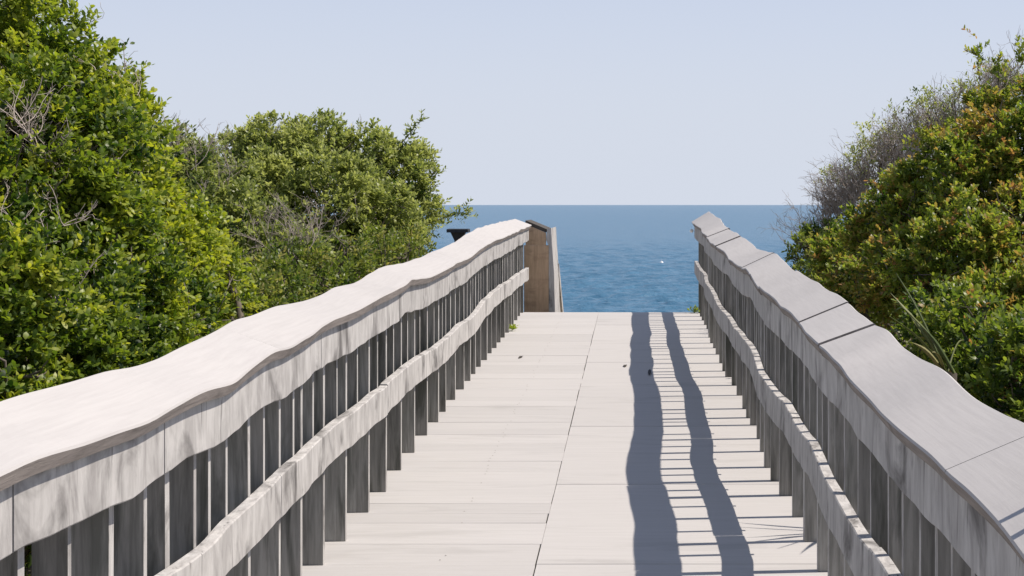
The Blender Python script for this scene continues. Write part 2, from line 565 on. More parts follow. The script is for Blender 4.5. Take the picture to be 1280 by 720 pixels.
def cap_section(side, hin, hout, xi, xo, ends=(0, 1, 0, 0, 0, 0)):
    ya, yb, h0, h1, x0, x1 = ends
    def fn(d):
        t = (d - ya) / (yb - ya)
        s = float(sway(side, d)) + x0 * (1 - t) + x1 * t
        xi_, xo_ = side * (xi) + s, side * (xo) + s
        dh_ = h0 * (1 - t) + h1 * t
        hi, ho = float(hin(d)) + dh_, float(hout(d)) + dh_
        # perpendicular to the slope, pointing under the board
        dx, dh = (xo_ - xi_), (ho - hi)
        L = math.hypot(dx, dh)
        nx, nh = -dh / L, dx / L
        if nh < 0: nx, nh = -nx, -nh
        t = CT
        b = 0.005
        ex, eh = dx / L * b, dh / L * b
        return [(xi_ + ex, hi + eh), (xo_ - ex, ho - eh), (xo_ + nx * b, ho + nh * b), (xo_ + nx * t, ho + nh * t), (xi_ + nx * t, hi + nh * t), (xi_ + nx * b, hi + nh * b)]
    return fn


rag = vnoise(77, 256)


def rail_section(side, top, x_face, drop, height, t=0.038):
    def fn(d):
        s = float(sway(side, d))
        x0 = side * x_face + s; x1 = side * (x_face - t) + s
        h = float(top(d)) + drop
        b = 0.004 * (-side)
        e = 0.004 * float(rag(d * 7.0)) + 0.002 * float(rag(d * 23.0 + 5))
        g = 0.003 * float(rag(d * 9.0 + 31))
        return [(x0, h), (x1 - b, h + g), (x1, h + 0.004 + g), (x1, h + height - 0.004 + e), (x1 - b, h + height + e), (x0, h + height + e)]
    return fn


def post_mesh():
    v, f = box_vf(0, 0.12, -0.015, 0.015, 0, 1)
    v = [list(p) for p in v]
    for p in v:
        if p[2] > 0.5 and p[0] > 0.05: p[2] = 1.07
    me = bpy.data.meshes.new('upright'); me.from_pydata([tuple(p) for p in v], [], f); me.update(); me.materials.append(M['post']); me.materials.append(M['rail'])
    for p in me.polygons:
        if p.normal.x < -0.9: p.material_index = 1  # narrow inner edge in lighter wood than the broad faces
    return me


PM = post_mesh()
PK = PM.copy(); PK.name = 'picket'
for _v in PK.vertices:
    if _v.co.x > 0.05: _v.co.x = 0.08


def railing(side, label, hin, hout, hmid, xi, xo, xp, cap_joints, rail_joints, mid_joints, d0, d1, posts):
    root = empty('railing', P(side * xp, (d0 + d1) / 2, EYE))
    tag(root, label, 'railing')
    cap_gap = 0.0003 if side < 0 else 0.002
    j = [d0] + cap_joints + [d1]
    for a, b in zip(j[:-1], j[1:]):
        cb = sweep('cap_board', a + cap_gap, b - cap_gap, cap_section(side, hin, hout, xi, xo, (a, b) + ((tuple(random.uniform(-0.008, 0.008) for _ in range(2)) + tuple(random.uniform(-0.005, 0.005) for _ in range(2)) if a > 4.5 else (0, 0, 0, 0)) if side > 0 else (0, 0, 0, 0))), M['cap'], root)
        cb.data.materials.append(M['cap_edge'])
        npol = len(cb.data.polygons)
        for p in cb.data.polygons:                  # edges, ends and underside in darker wood than the top
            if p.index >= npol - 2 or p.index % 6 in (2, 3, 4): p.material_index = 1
    fa_top = lambda d: float(hin(d)) + 0.045 + 0.0
    j = [d0] + rail_joints + [d1]
    for a, b in zip(j[:-1], j[1:]):
        e = random.uniform(-0.004, 0.004)
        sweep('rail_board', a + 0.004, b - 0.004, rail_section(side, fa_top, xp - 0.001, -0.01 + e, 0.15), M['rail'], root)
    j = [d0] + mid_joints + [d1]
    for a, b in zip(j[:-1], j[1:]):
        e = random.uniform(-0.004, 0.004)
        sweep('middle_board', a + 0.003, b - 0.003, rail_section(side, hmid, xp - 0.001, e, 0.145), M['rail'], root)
    def put(name, me, d, hbot, thick):
        o = bpy.data.objects.new(name, me); COL.objects.link(o)
        sw = float(sway(side, d))
        o.location = P(side * xp + sw + side * 0.001, d, hbot)
        # top ends under the sloping cap
        fr = (xp - xi) / (xo - xi)
        htop = float(hin(d)) * (1 - fr) + float(hout(d)) * fr + CT * 1.25 + 0.01
        o.scale = (1, thick, hbot - htop)
        o.rotation_euler = (random.gauss(0, 0.006), 0, (0 if side > 0 else math.pi) + random.gauss(0, 0.03))
        adopt(o, root)
    ds = sorted(posts)
    while ds[0] > d0 + 0.4: ds.insert(0, ds[0] - random.uniform(0.40, 0.50))
    de = min(d1, D_END - 0.01)
    while ds[-1] < de - 0.45: ds.append(ds[-1] + random.uniform(0.38, 0.48))
    ds.append(de - 0.04)
    for k, d in enumerate(ds):
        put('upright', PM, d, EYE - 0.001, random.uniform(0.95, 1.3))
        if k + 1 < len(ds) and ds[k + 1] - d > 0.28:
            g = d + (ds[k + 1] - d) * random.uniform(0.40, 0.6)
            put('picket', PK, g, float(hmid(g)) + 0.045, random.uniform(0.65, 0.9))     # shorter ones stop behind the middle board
    return root


RL = railing(-1, 'grey wooden railing whose wide cap and inner boards are bleached bright by the sun', lin, lout, lmid, XLI, XLO, XLP,
             [1.6, 4.95, 8.6, 13.2], [1.7, 2.9, 3.84, 5.86, 7.65, 9.4, 12.5], [2.4, 5.1, 7.3, 9.8, 12.9], -1.2, 17.34,
             [3.03, 3.54, 3.99, 4.37, 4.84, 5.25, 5.66, 6.1, 6.49, 7.04, 7.49, 8.03, 8.53, 9.09, 9.57, 9.98, 10.5, 11.0, 11.45])
RR = railing(1, 'grey wooden railing with shaded inner boards and sawn joints across its cap', rin, rout, rmid, XRI, XRO, XRP,
             [1.4, 3.2, 5.26, 6.06, 7.68, 8.36, 9.3, 10.4, 11.8, 13.4], [2.2, 5.0, 7.7, 10.2, 13.6], [1.8, 4.4, 6.6, 9.0, 12.2], -1.2, 17.1,
             [4.10, 4.56, 5.11, 5.58, 6.0, 6.48, 6.94, 7.4, 7.75, 8.1, 8.56, 8.97, 9.45, 9.73, 10.1, 10.7, 11.2, 11.66, 12.0, 12.5, 13.1])


# small white ball standing in for a sunlit edge at the right railing's end
def ball(name, c, r, mat, parent=None, seg=10, rings=6, sz=1.0):
    V, Fc = [], []
    for i in range(rings + 1):
        th = math.pi * i / rings
        for j in range(seg):
            a = 2 * math.pi * j / seg
            V.append((c[0] + r * math.sin(th) * math.cos(a), c[1] + r * math.sin(th) * math.sin(a), c[2] + r * sz * math.cos(th)))
    for i in range(rings):
        for j in range(seg):
            a, b = i * seg + j, i * seg + (j + 1) % seg
            Fc.append((a, a + seg, b + seg, b))
    return mesh(name, V, Fc, mat, parent, smooth=True)


kp = pix(864.5, 288.5, 17.06)
ball('sunlit_spot', (float(kp[0]), float(kp[1]), float(kp[2])), 0.022, M['white'], RR)

# ------------------------------------------------------------------ railing of the steps, beyond the crest on the left
sr = empty('stair_railing', P(-1.1, 17.3, EYE + 0.2))
tag(sr, 'brown end post and pale side board of the stair railing at the crest', 'railing')
dS = 17.5
def S(px, py, d=dS):
    return tuple(float(q) for q in pix(px, py, d))
# broad brown plank facing the walk
def prism(name, pts_front, depth, mat, parent):
    """outline in the plane facing the walk, given real thickness along the walk"""
    n = len(pts_front)
    V = [tuple(p) for p in pts_front] + [(p[0], p[1] + depth, p[2]) for p in pts_front]
    Fc = [tuple(range(n)), tuple(range(2 * n - 1, n - 1, -1))] + [(i, i + n, (i + 1) % n + n, (i + 1) % n) for i in range(n)]
    o = mesh(name, V, Fc, mat, parent)
    import bmesh
    bm = bmesh.new(); bm.from_mesh(o.data); bmesh.ops.recalc_face_normals(bm, faces=bm.faces); bm.to_mesh(o.data); bm.free()
    return o
prism('end_post', [S(655, 440), S(685.8, 440), S(685.8, 306.6), S(655, 306.6)], 0.06, M['brown'], sr)
prism('rail_end', [S(657, 306.4), S(682.4, 306.4), S(682.4, 291.0), S(657, 280.1)], 0.05, M['brown'], sr)
prism('cap_board', [S(656, 279.5), S(682, 290.5), S(683.5, 286.5), S(657, 275.5)], 0.9, M['darkcap'], sr)
prism('side_board', [S(686, 440), S(695, 440), S(692.5, 340), S(690, 305), S(689, 285), S(683.8, 286.5), S(682.6, 300), S(686, 308)], 1.1, M['rail'], sr)
# sloping boards running on down beside the steps
for nm, dz0 in (('rail_board', -0.72), ('middle_board', -1.15)):
    V = []
    for (d, dz) in ((18.5, -0.15), (19.7, -0.85)):
        for x in (-0.97, -0.93):
            for e in (0.0, -0.14):
                V.append((x, d, dz0 + 0.386 + dz + e - 0.25))
    mesh(nm, V, [(0, 1, 3, 2), (4, 6, 7, 5), (0, 2, 6, 4), (1, 5, 7, 3), (2, 3, 7, 6), (0, 4, 5, 1)], M['rail'], sr)

# dark flat-topped post standing beyond the left railing
tp = pix(573, 300, 21.0)
px_, py_ = float(tp[0]), float(tp[1])
gz = float(ground(px_, py_))
tpost = empty('bollard', (px_, py_, gz))
tag(tpost, 'dark flat topped post rising behind the bleached railing near the sea', 'bollard')
ztop = float(pix(573, 286, 21.0)[2])
v, f = box_vf(px_ - 0.15, px_ + 0.15, py_ - 0.15, py_ + 0.15, ztop - 0.05, ztop, 0.008)
mesh('top_plate', v, f, M['blackened'], tpost)
V = []
for (hw, z) in ((0.05, gz - 0.1), (0.05, ztop - 0.17), (0.10, ztop - 0.0505)):
    V += [(px_ - hw, py_ - hw, z), (px_ + hw, py_ - hw, z), (px_ + hw, py_ + hw, z), (px_ - hw, py_ + hw, z)]
mesh('shaft', V, [(3, 2, 1, 0)] + [(i * 4 + j, i * 4 + (j + 1) % 4, i * 4 + 4 + (j + 1) % 4, i * 4 + 4 + j) for i in range(2) for j in range(4)] + [(8, 9, 10, 11)], M['blackened'], tpost)

# float on the water
bp_ = pix(827, 330.5, 175.0)
buoy = empty('buoy', (float(bp_[0]), 175.0, SEA))
tag(buoy, 'small white float bobbing on the blue sea', 'buoy')
ball('float', (float(bp_[0]), 175.0, SEA + 0.12), 0.24, M['white'], buoy, sz=0.85)
v, f = box_vf(float(bp_[0]) - 0.05, float(bp_[0]) + 0.05, 174.95, 175.05, SEA + 0.3, SEA + 0.46, 0.02)
mesh('lifting_eye', v, f, M['white'], buoy)


# ------------------------------------------------------------------ shrubs
def unit(a):
    return a / np.maximum(np.linalg.norm(a, axis=-1, keepdims=True), 1e-9)


def tubes(name, paths, mat, parent, sides=4):
    """many tapered limbs in one part: paths = list of (points, r0, r1)"""
    VV, TT, base = [], [], 0
    for pts, r0, r1 in paths:
        pts = np.asarray(pts, dtype=float); n = len(pts)
        tan = unit(np.gradient(pts, axis=0))
        ref = np.array([0.3, 0.9, 0.1]) if abs(tan[0, 2]) > 0.6 else np.array([0.0, 0.1, 1.0])
        a = unit(np.cross(tan, ref)); b = np.cross(tan, a)
        rad = np.linspace(r0, r1, n)[:, None, None]
        th = np.arange(sides) * 2 * math.pi / sides
        ring = pts[:, None] + rad * (np.cos(th)[None, :, None] * a[:, None] + np.sin(th)[None, :, None] * b[:, None])
        VV.append(ring.reshape(-1, 3))
        i = np.arange(n - 1)[:, None] * sides; j = np.arange(sides)[None]; jn = (j + 1) % sides
        A = (i + j).ravel(); B = (i + jn).ravel()
        TT.append(np.stack([A, B, B + sides], 1) + base); TT.append(np.stack([A, B + sides, A + sides], 1) + base)
        base += n * sides
    return tri_mesh(name, np.concatenate(VV), np.concatenate(TT), mat, parent, smooth=True)


def limb(a, b, r, wob=0.08, n=7):
    a = np.asarray(a, float); b = np.asarray(b, float)
    t = np.linspace(0, 1, n)[:, None]
    L = np.linalg.norm(b - a)
    mid = r.normal(0, wob * L, 3); mid2 = r.normal(0, wob * L * 0.5, 3)
    return a + (b - a) * t + mid * np.sin(math.pi * t) + mid2 * np.sin(2 * math.pi * t)


def foliage(name, sprays, leaf, width, nleaf, mat, parent, r, tint_mu=0.5, tint_sd=0.2, spray_len=0.12, turn=0.0, shift=None):
    """sprays: (base points, directions). Leaves set round each spray; a folded pointed blade of 4 triangles each"""
    B, Dr = sprays
    n = len(B)
    k = nleaf
    ln = spray_len * r.uniform(0.6, 1.3, (n, 1, 1))
    t = (np.arange(k)[None, :, None] + r.uniform(0, 0.8, (n, k, 1))) / k
    droop = np.array([0, 0, -0.03])[None, None]
    C = B[:, None] + Dr[:, None] * t * ln + droop * t * t
    ref = unit(r.normal(0, 1, (n, 3)))
    a = unit(np.cross(Dr, ref)); b = np.cross(Dr, a)
    ph = np.arange(k)[None, :] * 2.4 + r.uniform(0, 6.28, (n, 1)) + r.normal(0, 0.3, (n, k))
    out = np.cos(ph)[..., None] * a[:, None] + np.sin(ph)[..., None] * b[:, None]
    ld = unit(out * 0.85 + Dr[:, None] * (0.35 + 0.6 * t) + np.array([0, 0, 0.25]) + r.normal(0, 0.22, (n, k, 3)))
    C = C.reshape(-1, 3); ld = ld.reshape(-1, 3)
    N = len(C)
    up = unit(np.array([[0.30, -0.05, 1.0]]) + r.normal(0, 0.42, (N, 3)))
    sd = unit(np.cross(ld, up)); nr = np.cross(sd, ld)
    L = leaf * r.uniform(0.6, 1.25, (N, 1)); W = width * leaf * r.uniform(0.75, 1.2, (N, 1))
    fold = r.uniform(0.1, 0.45, (N, 1)); curl = r.uniform(-0.05, 0.28, (N, 1))
    v0 = C
    m1 = C + ld * L * 0.30 + nr * L * 0.04
    m2 = C + ld * L * 0.72 - nr * L * curl * 0.25
    v1 = m1 + sd * W * 0.46 + nr * W * fold * 0.3
    v2 = m1 - sd * W * 0.46
    v3 = m2 + sd * W * 0.42
    v4 = m2 - sd * W * 0.42 + nr * W * fold * 0.3
    v5 = C + ld * L - nr * L * curl * 0.7
    V = np.stack([v0, v1, v2, v3, v4, v5], 1).reshape(-1, 3)
    i = np.arange(N)[:, None] * 6
    T = np.concatenate([i + np.array([[q]])[0] for q in ([0, 1, 2], [1, 3, 4], [1, 4, 2], [3, 5, 4])])
    spr = r.normal(tint_mu, tint_sd * 0.6, (n, 1))
    if shift is not None: spr = spr + shift[:, None]
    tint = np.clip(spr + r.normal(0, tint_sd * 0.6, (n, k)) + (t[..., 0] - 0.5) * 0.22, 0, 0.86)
    if turn > 0:
        red = (r.uniform(0, 1, (n, 1)) < turn) & (r.uniform(0, 1, (n, k)) < 0.75)
        tint = np.where(red, r.uniform(0.88, 1.0, (n, k)), tint)
    tint = np.repeat(tint.reshape(-1), 6)
    return tri_mesh(name, V, T, mat, parent, {'tint': tint})


def lobes_of(spec, zmul=1.25):
    """(picture x, picture y, distance, radius m) -> centre, radii"""
    return [(pix(px, py, d), np.array([rad, rad * zmul, rad])) for px, py, d, rad in spec]


def sprays_on(lobes, per_m2, r, inner=0.55, lump=0.22, upw=0.5, patch=0.0):
    """each lobe carries many small clumps; sprays sit on the clumps, hollows stay between them"""
    Bs, Ds, Ts = [], [], []
    for c, R in lobes:
        area = 4 * math.pi * (R[0] * R[1] + R[0] * R[2] + R[1] * R[2]) / 3
        n = int(per_m2 * area)
        rm = float(np.mean(R))
        cr = np.clip(0.36 * rm, 0.08, 0.20)                      # clump radius
        m = max(8, int(area / (math.pi * cr * cr) * 0.60))
        cu = unit(r.normal(0, 1, (m, 3)))
        cc = c + cu * R * r.uniform(0.42, 0.76, (m, 1))
        ck = r.integers(0, m, n)
        crr = cr * r.uniform(0.55, 1.35, m)
        v = unit(r.normal(0, 1, (n, 3)) + cu[ck] * 0.9 + np.array([0.1, 0, 0.35]))
        p = cc[ck] + v * (crr[ck] * r.uniform(0.35, 1.0, n) ** 0.5)[:, None]
        d = unit(v + cu[ck] * 0.5 + np.array([0.08, 0, upw]) + r.normal(0, 0.35, (n, 3)))
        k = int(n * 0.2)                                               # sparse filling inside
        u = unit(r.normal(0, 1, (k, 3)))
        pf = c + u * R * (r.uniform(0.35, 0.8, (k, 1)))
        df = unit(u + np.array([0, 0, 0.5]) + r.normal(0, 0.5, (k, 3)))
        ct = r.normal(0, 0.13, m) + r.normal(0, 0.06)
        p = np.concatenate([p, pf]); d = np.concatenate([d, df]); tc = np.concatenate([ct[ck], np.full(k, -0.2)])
        keep = np.ones(len(p), bool)
        for c2, R2 in lobes:
            if c2 is c: continue
            q = np.linalg.norm((p - c2) / R2, axis=1)
            keep &= ~((q < 0.6) & (r.uniform(0, 1, len(p)) < 0.85))
        Bs.append(p[keep]); Ds.append(d[keep]); Ts.append(tc[keep])
    return np.concatenate(Bs), np.concatenate(Ds), np.concatenate(Ts)


def shrub(name, label, spec, mat, leaf, width=0.45, nleaf=8, per_m2=260, seed=1, tint_mu=0.5, tint_sd=0.2, turn=0.0, spray_len=0.12, inner=0.55, patch=0.3, dead=0, bases=None, cat='shrub', lump=0.22, extra=None):
    r = np.random.default_rng(seed)
    lobes = lobes_of(spec)
    cx = np.mean([c for c, R in lobes], axis=0)
    bx, by = float(cx[0]), float(cx[1])
    if abs(bx) < 2.2: bx = math.copysign(2.2, bx)
    root = empty(name, (bx, by, float(ground(bx, by))))
    tag(root, label, cat, 'dune shrubs beside the boardwalk')
    # trunk and limbs
    stems = []
    nst = max(2, len(lobes) // 4)
    feet = []
    for i in range(nst):
        fx, fy = bx + r.normal(0, 0.22), by + r.normal(0, 0.3)
        feet.append(np.array([fx, fy, float(ground(fx, fy)) - 0.08]))
    for i, (c, R) in enumerate(lobes):
        ft = feet[int(np.argmin([np.linalg.norm(c - q) for q in feet]))]
        main = limb(ft, c, r, 0.07, 9)
        stems.append((main, 0.035 + 0.012 * r.uniform(), 0.014))
        for _ in range(9):
            u = unit(r.normal(0, 1, 3) + np.array([0, 0, 0.4]))
            s = main[r.integers(5, 9)]
            e = c + u * R * r.uniform(0.75, 0.98)
            br = limb(s, e, r, 0.08, 6)
            stems.append((br, 0.012, 0.004))
            for _ in range(2):
                u2 = unit(u + r.normal(0, 0.5, 3))
                stems.append((limb(br[3], c + u2 * R * r.uniform(0.85, 1.0), r, 0.08, 5), 0.006, 0.0025))
    tubes('trunk', stems, M['bark'], root, 5)
    B, D, TC = sprays_on(lobes, per_m2, r, inner=inner, patch=patch, lump=lump)
    if extra is not None:                       # single sprigs standing out of the crown
        eb, ed = [], []
        for (x0, y0, x1, y1, d, cnt) in extra:
            a, b = pix(x0, y0, d), pix(x1, y1, d)
            tt = r.uniform(0, 1, cnt)[:, None]
            eb.append(a + (b - a) * tt + r.normal(0, 0.025, (cnt, 3)))
            ed.append(unit(unit(b - a) + r.normal(0, 0.6, (cnt, 3))))
            stems_e = [(limb(a, b, r, 0.05, 6), 0.006, 0.002)]
            tubes('sprig', stems_e, M['bark'], root, 4)
        B = np.concatenate([B] + eb); D = np.concatenate([D] + ed); TC = np.concatenate([TC, np.zeros(len(B) - len(TC))])
    keep = B[:, 2] > ground(B[:, 0], B[:, 1]) + 0.03
    # nothing grows through the railings onto the walk
    keep &= ~((B[:, 0] > -1.62) & (B[:, 0] < 1.10) & (B[:, 1] < 17.6))
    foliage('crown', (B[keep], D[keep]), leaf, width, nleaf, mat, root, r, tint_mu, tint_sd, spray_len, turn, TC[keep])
    return root


def twiggery(name_parent, lines, seed, n_per, spread, length, r0=0.006, levels=2):
    """bare grey twigs fanning from points along picture lines"""
    r = np.random.default_rng(seed)
    paths = []
    for (x0, y0, x1, y1, d0, d1, cnt) in lines:
        for _ in range(cnt):
            t = r.uniform()
            d = d0 + (d1 - d0) * t + r.normal(0, 0.25)
            a = pix(x0 + (x1 - x0) * t, y0 + (y1 - y0) * t, d)
            u = unit(np.array([r.normal(-0.12, spread), r.normal(0, spread), r.uniform(0.55, 1.1)]))
            L = length * r.uniform(0.5, 1.3)
            m = limb(a, a + u * L, r, 0.09, 7)
            paths.append((m, r0 * r.uniform(0.6, 1.2), 0.0015))
            for _ in range(n_per):
                k = r.integers(2, 6)
                u2 = unit(u + r.normal(0, 0.55, 3))
                L2 = L * r.uniform(0.2, 0.55)
                b = limb(m[k], m[k] + u2 * L2, r, 0.1, 5)
                paths.append((b, r0 * 0.45, 0.0011))
                if levels > 1:
                    for _ in range(3):
                        kk = r.integers(1, 4)
                        u3 = unit(u2 + r.normal(0, 0.6, 3))
                        paths.append((limb(b[kk], b[kk] + u3 * L2 * r.uniform(0.3, 0.6), r, 0.1, 4), r0 * 0.3, 0.0009))
    o = tubes('dead_twigs', paths, M['twig'], name_parent, 3)
    o['kind'] = 'stuff'
    return o


# --- left side
s1 = shrub('shrub', 'tall glossy yellow green shrub reaching highest beside the bleached railing',
      [(-110, 70, 7.5, .72), (-32, 80, 7.4, .44), (36, 122, 7.2, .29), (82, 138, 7.4, .26), (126, 140, 7.8, .19), (146, 150, 8.0, .13), (60, 200, 7.0, .42), (122, 212, 7.6, .32), (0, 235, 6.8, .50), (-110, 220, 7.2, .8), (158, 218, 8.1, .14), (100, 270, 7.2, .34)],
      M['leaf_bright'], 0.037, 0.55, 13, 310, seed=11, tint_mu=0.50, tint_sd=0.22, turn=0.02, spray_len=0.13, patch=0.7, lump=0.32,
      extra=[(5, 10, 38, -8, 7.2, 20), (40, 60, 44, 20, 7.2, 10), (70, 40, 78, -4, 7.4, 16), (100, 70, 108, 48, 7.4, 14), (85, 60, 92, 30, 7.4, 10), (150, 140, 176, 128, 8.0, 10), (170, 180, 190, 160, 8.0, 10), (55, 45, 60, 22, 7.3, 10), (128, 95, 138, 66, 7.8, 14), (160, 135, 172, 104, 8.0, 12), (20, 40, 25, 5, 7.3, 14)])
twiggery(s1, [(20, 150, 60, 200, 6.7, 6.7, 30), (0, 300, 90, 280, 6.4, 6.7, 26), (130, 250, 170, 220, 7.4, 7.8, 20), (10, 130, 110, 60, 7.2, 7.4, 8), (120, 90, 190, 130, 7.7, 8.0, 10), (30, 170, 130, 250, 6.8, 7.3, 30)], 12, 4, 0.5, 0.20, 0.003, 1)
s2 = shrub('shrub', 'low leafy shrub crowding the foot of the bleached railing under the tall one',
      [(55, 330, 6.9, .42), (140, 330, 7.4, .38), (5, 395, 6.3, .42), (90, 415, 6.7, .36), (175, 405, 7.5, .34), (-70, 380, 6.0, .5), (30, 470, 6.2, .34), (-50, 470, 5.6, .35), (120, 470, 7.0, .30)],
      M['leaf_bright'], 0.036, 0.55, 13, 310, seed=21, tint_mu=0.42, tint_sd=0.22, turn=0.03, patch=0.75, lump=0.32)
twiggery(s2, [(50, 400, 120, 375, 6.3, 6.6, 14), (150, 440, 250, 410, 7.0, 8.0, 16)], 22, 3, 0.5, 0.3, 0.005, 1)
s3 = shrub('shrub', 'bright yellow green bush spilling forward between the tall shrub and the rounded one',
      [(212, 294, 8.2, .25), (178, 310, 7.9, .26), (248, 330, 8.6, .20), (212, 355, 8.2, .30), (258, 392, 8.8, .25), (200, 400, 7.9, .28), (168, 272, 8.0, .17)],
      M['leaf_bright'], 0.037, 0.56, 13, 310, seed=31, tint_mu=0.60, tint_sd=0.20, turn=0.05, patch=0.7, lump=0.3)
s4 = shrub('shrub', 'olive bush full of bare grey twigs in the dip behind the bright bush',
      [(215, 215, 12.2, .30), (245, 205, 12.8, .24), (275, 245, 12.6, .34), (310, 300, 12.2, .36), (360, 330, 12.0, .34), (215, 260, 12.0, .35)],
      M['leaf_olive'], 0.050, 0.45, 9, 230, seed=41, tint_mu=0.45, tint_sd=0.22, patch=0.8)
twiggery(s4, [(195, 205, 255, 215, 12.0, 12.4, 30), (250, 255, 290, 235, 12.0, 12.6, 10), (345, 340, 400, 305, 11.6, 12.0, 34), (300, 350, 340, 320, 11.4, 11.8, 10)], 42, 4, 0.45, 0.36, 0.005)
s5 = shrub('shrub', 'large rounded olive green shrub standing against the sea behind the bleached railing',
      [(292, 218, 15.6, .42), (340, 206, 15.2, .44), (400, 205, 15.0, .45), (455, 210, 15.2, .44), (495, 226, 15.4, .42), (508, 268, 15.6, .34), (330, 255, 14.4, .46), (410, 262, 14.2, .48), (470, 275, 14.3, .42), (505, 310, 15.6, .24), (370, 300, 14.2, .42), (300, 280, 14.6, .45), (440, 330, 14.0, .35), (490, 320, 14.6, .32)],
      M['leaf_olive'], 0.050, 0.45, 10, 260, seed=51, tint_mu=0.55, tint_sd=0.22, patch=0.8, spray_len=0.13, lump=0.30,
      extra=[(530, 280, 584, 263, 15.4, 22), (535, 225, 548, 205, 15.4, 12), (300, 175, 330, 146, 15.2, 14), (400, 165, 410, 143, 15.0, 12), (500, 180, 520, 156, 15.3, 12)])
twiggery(s5, [(400, 285, 450, 275, 13.8, 13.8, 10), (330, 165, 470, 165, 15.2, 15.2, 10)], 52, 3, 0.4, 0.22, 0.003, 1)
s6 = shrub('shrub', 'loose fresh green bush leaning on the railing before the rounded shrub',
      [(300, 385, 10.2, .28), (335, 365, 10.9, .28), (380, 350, 11.5, .28), (425, 335, 12.4, .28), (465, 325, 13.0, .26), (350, 400, 10.6, .28), (400, 375, 11.6, .28), (255, 420, 9.4, .26), (500, 320, 13.6, .24), (440, 365, 12.4, .24)],
      M['leaf_low'], 0.048, 0.36, 8, 220, seed=61, tint_mu=0.55, tint_sd=0.22, patch=0.5, turn=0.02)

# --- right side
s7 = shrub('shrub', 'broad rust flecked green shrub mounding up beside the shaded railing',
      [(1285, 205, 11.0, .58), (1370, 190, 11.0, .75), (1215, 255, 10.8, .44), (1150, 290, 11.2, .38), (1095, 310, 11.8, .32), (1050, 330, 12.6, .26), (1290, 330, 10.0, .55), (1205, 340, 10.0, .44), (1130, 355, 10.6, .36), (1370, 400, 9.2, .7), (1270, 420, 9.0, .42), (1075, 365, 11.2, .24), (1240, 170, 11.6, .30), (1185, 215, 11.4, .30), (1120, 262, 11.9, .27), (1160, 245, 11.6, .28)],
      M['leaf_rust'], 0.040, 0.52, 12, 280, seed=71, tint_mu=0.50, tint_sd=0.22, turn=0.06, patch=0.75, lump=0.32,
      extra=[(1225, 100, 1222, 55, 11.5, 12), (1250, 110, 1248, 78, 11.5, 12), (1275, 85, 1283, 58, 11.3, 14)])
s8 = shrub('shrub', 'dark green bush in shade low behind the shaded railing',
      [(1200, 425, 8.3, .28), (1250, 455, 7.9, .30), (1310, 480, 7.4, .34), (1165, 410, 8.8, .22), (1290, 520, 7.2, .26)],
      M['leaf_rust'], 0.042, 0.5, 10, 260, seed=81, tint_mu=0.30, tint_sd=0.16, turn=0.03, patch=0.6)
s9 = shrub('shrub', 'small yellowish bush low by the seaward end of the shaded railing',
      [(1010, 318, 14.2, .20), (1035, 300, 14.4, .22), (1020, 345, 13.6, .20), (1060, 345, 12.9, .18)],
      M['leaf_low'], 0.05, 0.42, 8, 230, seed=91, tint_mu=0.55, tint_sd=0.2, turn=0.04)
s10 = shrub('shrub', 'half dead grey twiggy shrub rising behind the rust flecked one',
      [(1060, 245, 15.0, .32), (1100, 205, 14.6, .34), (1150, 170, 14.2, .36), (1200, 150, 13.8, .36), (1245, 120, 13.4, .30)],
      M['leaf_olive'], 0.042, 0.35, 6, 110, seed=101, tint_mu=0.55, tint_sd=0.2, patch=0.6)
twiggery(s10, [(1010, 325, 1075, 240, 15.0, 14.8, 120), (1050, 275, 1125, 190, 14.6, 14.6, 130), (1110, 225, 1200, 165, 14.2, 13.9, 140), (1180, 185, 1270, 115, 13.8, 13.2, 130)], 102, 5, 0.42, 0.38, 0.0055)


# --- more of the thicket, set back on the dune on both sides
rs = np.random.default_rng(303)
for i, (X, d, rad) in enumerate(((-4.6, 5.2, .95), (-4.9, 8.6, .9), (-4.4, 11.8, .8), (-5.2, 15.4, .85), (-7.0, 7.0, 1.1), (-7.4, 12.5, 1.1), (4.3, 5.4, .8), (4.6, 8.0, .9), (5.0, 14.6, .9), (6.6, 10.8, 1.1))):
    gz = float(ground(X, d))
    spec = []
    for k in range(5):
        xx, dd = X + rs.normal(0, 0.55 * rad), d + rs.normal(0, 0.7 * rad)
        zz = min(gz + rad * rs.uniform(0.45, 1.05), 0.15 - rad * 0.5)
        spec.append((VX + xx * F / dd, HY - zz * F / dd, dd, rad * rs.uniform(0.5, 0.75)))
    shrub('shrub', ('olive', 'glossy yellow green', 'dull green')[i % 3] + ' shrub set back on the dune beyond the ' + ('bleached' if X < 0 else 'shaded') + ' railing', spec, M[('leaf_olive', 'leaf_bright', 'leaf_low')[i % 3]], 0.075, 0.5, 8, 75, seed=400 + i, tint_mu=0.5, tint_sd=0.2, spray_len=0.15)['group'] = 'shrubs set back on the dune'


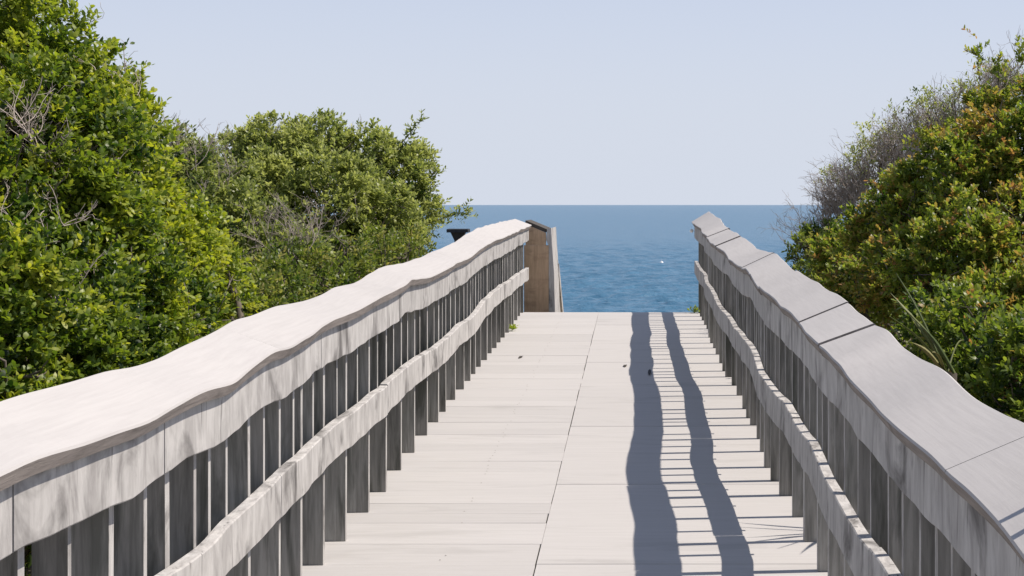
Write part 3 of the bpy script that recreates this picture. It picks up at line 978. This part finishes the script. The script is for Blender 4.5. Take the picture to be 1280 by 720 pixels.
# ------------------------------------------------------------------ sword-leaved plants
def blades(name, label, base, tips, width, seed, foot=None):
    r = np.random.default_rng(seed)
    root = empty(name, tuple(float(q) for q in base))
    tag(root, label, 'plant', 'sword leaved plants by the railing')
    if foot is not None:
        root.location = tuple(float(q) for q in foot)
        tubes('stem', [(limb(foot, base, r, 0.04, 7), 0.05, 0.04)], M['bark'], root, 7)
    for tip in tips:
        a = np.array(base, float) + r.normal(0, 0.02, 3) * np.array([1, 1, 0.2]); b = np.array(tip, float)
        n = 9
        t = np.linspace(0, 1, n)[:, None]
        c = a + (b - a) * t + np.array([0, 0, 0.06]) * np.linalg.norm(b - a) * np.sin(math.pi * t)
        tan = unit(np.gradient(c, axis=0)); sd = unit(np.cross(tan, np.array([0, 0.2, 1.0]) + r.normal(0, 0.5, 3))); nr = np.cross(sd, tan)
        w = (width * np.clip(np.minimum(t * 6 + 0.5, (1 - t) * 2.2 + 0.03), 0, 1))
        V = np.stack([c - sd * w + nr * w * 0.4, c, c + sd * w + nr * w * 0.4, c - nr * 0.004], 1).reshape(-1, 3)
        T = []
        for i in range(n - 1):
            for j, k in ((0, 1), (1, 2), (2, 3), (3, 0)):
                p, q = i * 4 + j, i * 4 + k
                T += [(p, q, q + 4), (p, q + 4, p + 4)]
        tri_mesh('leaf', V, np.array(T), M['blade'], root, {'tint': np.clip(r.normal(0.65, 0.2), 0, 1) * np.ones(len(V))})
    return root


cr_ = pix(1186, 466, 6.7)
foot = np.array([cr_[0] + 0.05, cr_[1] + 0.1, float(ground(cr_[0] + 0.05, cr_[1] + 0.1)) - 0.03])
tips = [pix(1112, 395, 6.5), pix(1124, 380, 6.6), pix(1120, 341, 6.9), pix(1113, 366, 6.8), pix(1140, 428, 6.4), pix(1150, 405, 6.6), pix(1205, 425, 7.4), pix(1165, 440, 6.3)]
blades('yucca', 'sword leaved plant poking from the dark bush over the shaded railing', cr_, tips, 0.010, 5, foot)
bx, by = 1.95, 2.75  # plant added out of view so its blades cast stripes on the cap
base = np.array([bx, by, float(ground(bx, by)) - 0.02])
tips = [np.array(q) for q in ((0.70, 2.64, -0.30), (0.72, 2.50, -0.32), (0.9, 2.76, -0.1), (1.5, 2.3, 0.0), (2.4, 2.5, 0.1), (2.3, 3.2, 0.1), (1.9, 3.1, 0.15), (2.7, 2.9, -0.2), (1.7, 2.2, -0.3), (2.2, 2.1, -0.2))]
blades('yucca', 'unseen sword leaved plant added to stripe the shaded railing cap with shadow', base, tips, 0.06, 6)

# ------------------------------------------------------------------ undergrowth over the dune
def undergrowth():
    r = np.random.default_rng(55)
    n = 15000
    side = np.where(r.uniform(0, 1, n) < 0.5, -1, 1)
    X = np.where(side < 0, -r.uniform(1.75, 7.5, n), r.uniform(1.3, 7.0, n))
    d = r.uniform(1.0, 21.0, n)
    z = ground(X, d) + r.uniform(0.0, 0.32, n) ** 1.3
    B = np.stack([X, d, z], 1)
    D = unit(r.normal(0, 0.5, (n, 3)) + np.array([0, 0, 0.9]))
    o = foliage('undergrowth', (B, D), 0.06, 0.42, 8, M['leaf_low'], None, r, 0.42, 0.22, 0.20, 0.05)
    tag(o, 'low tangled green undergrowth covering the dune sand', None, None, 'stuff')


undergrowth()


# ------------------------------------------------------------------ small things on the deck
def tuft(label, x, d, seed, hgt):
    r = np.random.default_rng(seed)
    z = P(x, d, EYE)[2]
    root = empty('weed', (x, d, z))
    tag(root, label, 'weed')
    n = 16
    B = np.array([x, d, z]) + r.normal(0, 0.018, (n, 3)) * np.array([1, 1, 0.0]) + np.array([0, 0, 0.004])
    D = unit(r.normal(0, 0.5, (n, 3)) + np.array([0, 0, 1.0]))
    foliage('leaves', (B, D), hgt * 0.5, 0.35, 4, M['leaf_bright'], root, r, 0.6, 0.15, hgt, 0)


tuft('small green weed sprouting at the seaward foot of the shaded railing', 0.70, 16.9, 1, 0.09)
tuft('small green weed sprouting between deck and bleached railing near its end', -1.22, 15.0, 2, 0.08)


def litter(name, label, cat, px, py, L, W, ang, seed, mat):
    d = F * EYE / (py - 214.0)
    x = (px - VX) / F * d
    p = Vector(P(x, d, EYE - 0.003))
    c, s = math.cos(ang), math.sin(ang)
    pts = [(-L / 2, 0, 0), (-L / 6, W / 2, 0.006), (L / 5, W / 2.2, 0.008), (L / 2, 0, 0.004), (L / 5, -W / 2.2, 0.010), (-L / 6, -W / 2, 0.009)]
    V = [(p.x + a * c - b * s, p.y + a * s + b * c, p.z + e) for a, b, e in pts]
    V += [(v[0], v[1], v[2] - 0.002) for v in V]
    o = mesh(name, V, [(0, 1, 2, 3, 4, 5), (11, 10, 9, 8, 7, 6)] + [(i, i + 6, (i + 1) % 6 + 6, (i + 1) % 6) for i in range(6)], mat)
    tag(o, label, cat)


litter('dead_leaf', 'dark curled leaf lying on the deck left of the middle seam', 'leaf', 651, 447, 0.16, 0.03, 1.45, 1, M['darkcap'])
litter('dead_leaf', 'dark curled leaf lying on the sunny deck between seam and railing shadow', 'leaf', 781.5, 458, 0.13, 0.03, 1.5, 2, M['darkcap'])
litter('fallen_twig', 'short dark twig lying in the railing shadow on the deck', 'twig', 812, 466, 0.42, 0.025, 1.55, 3, M['blackened'])
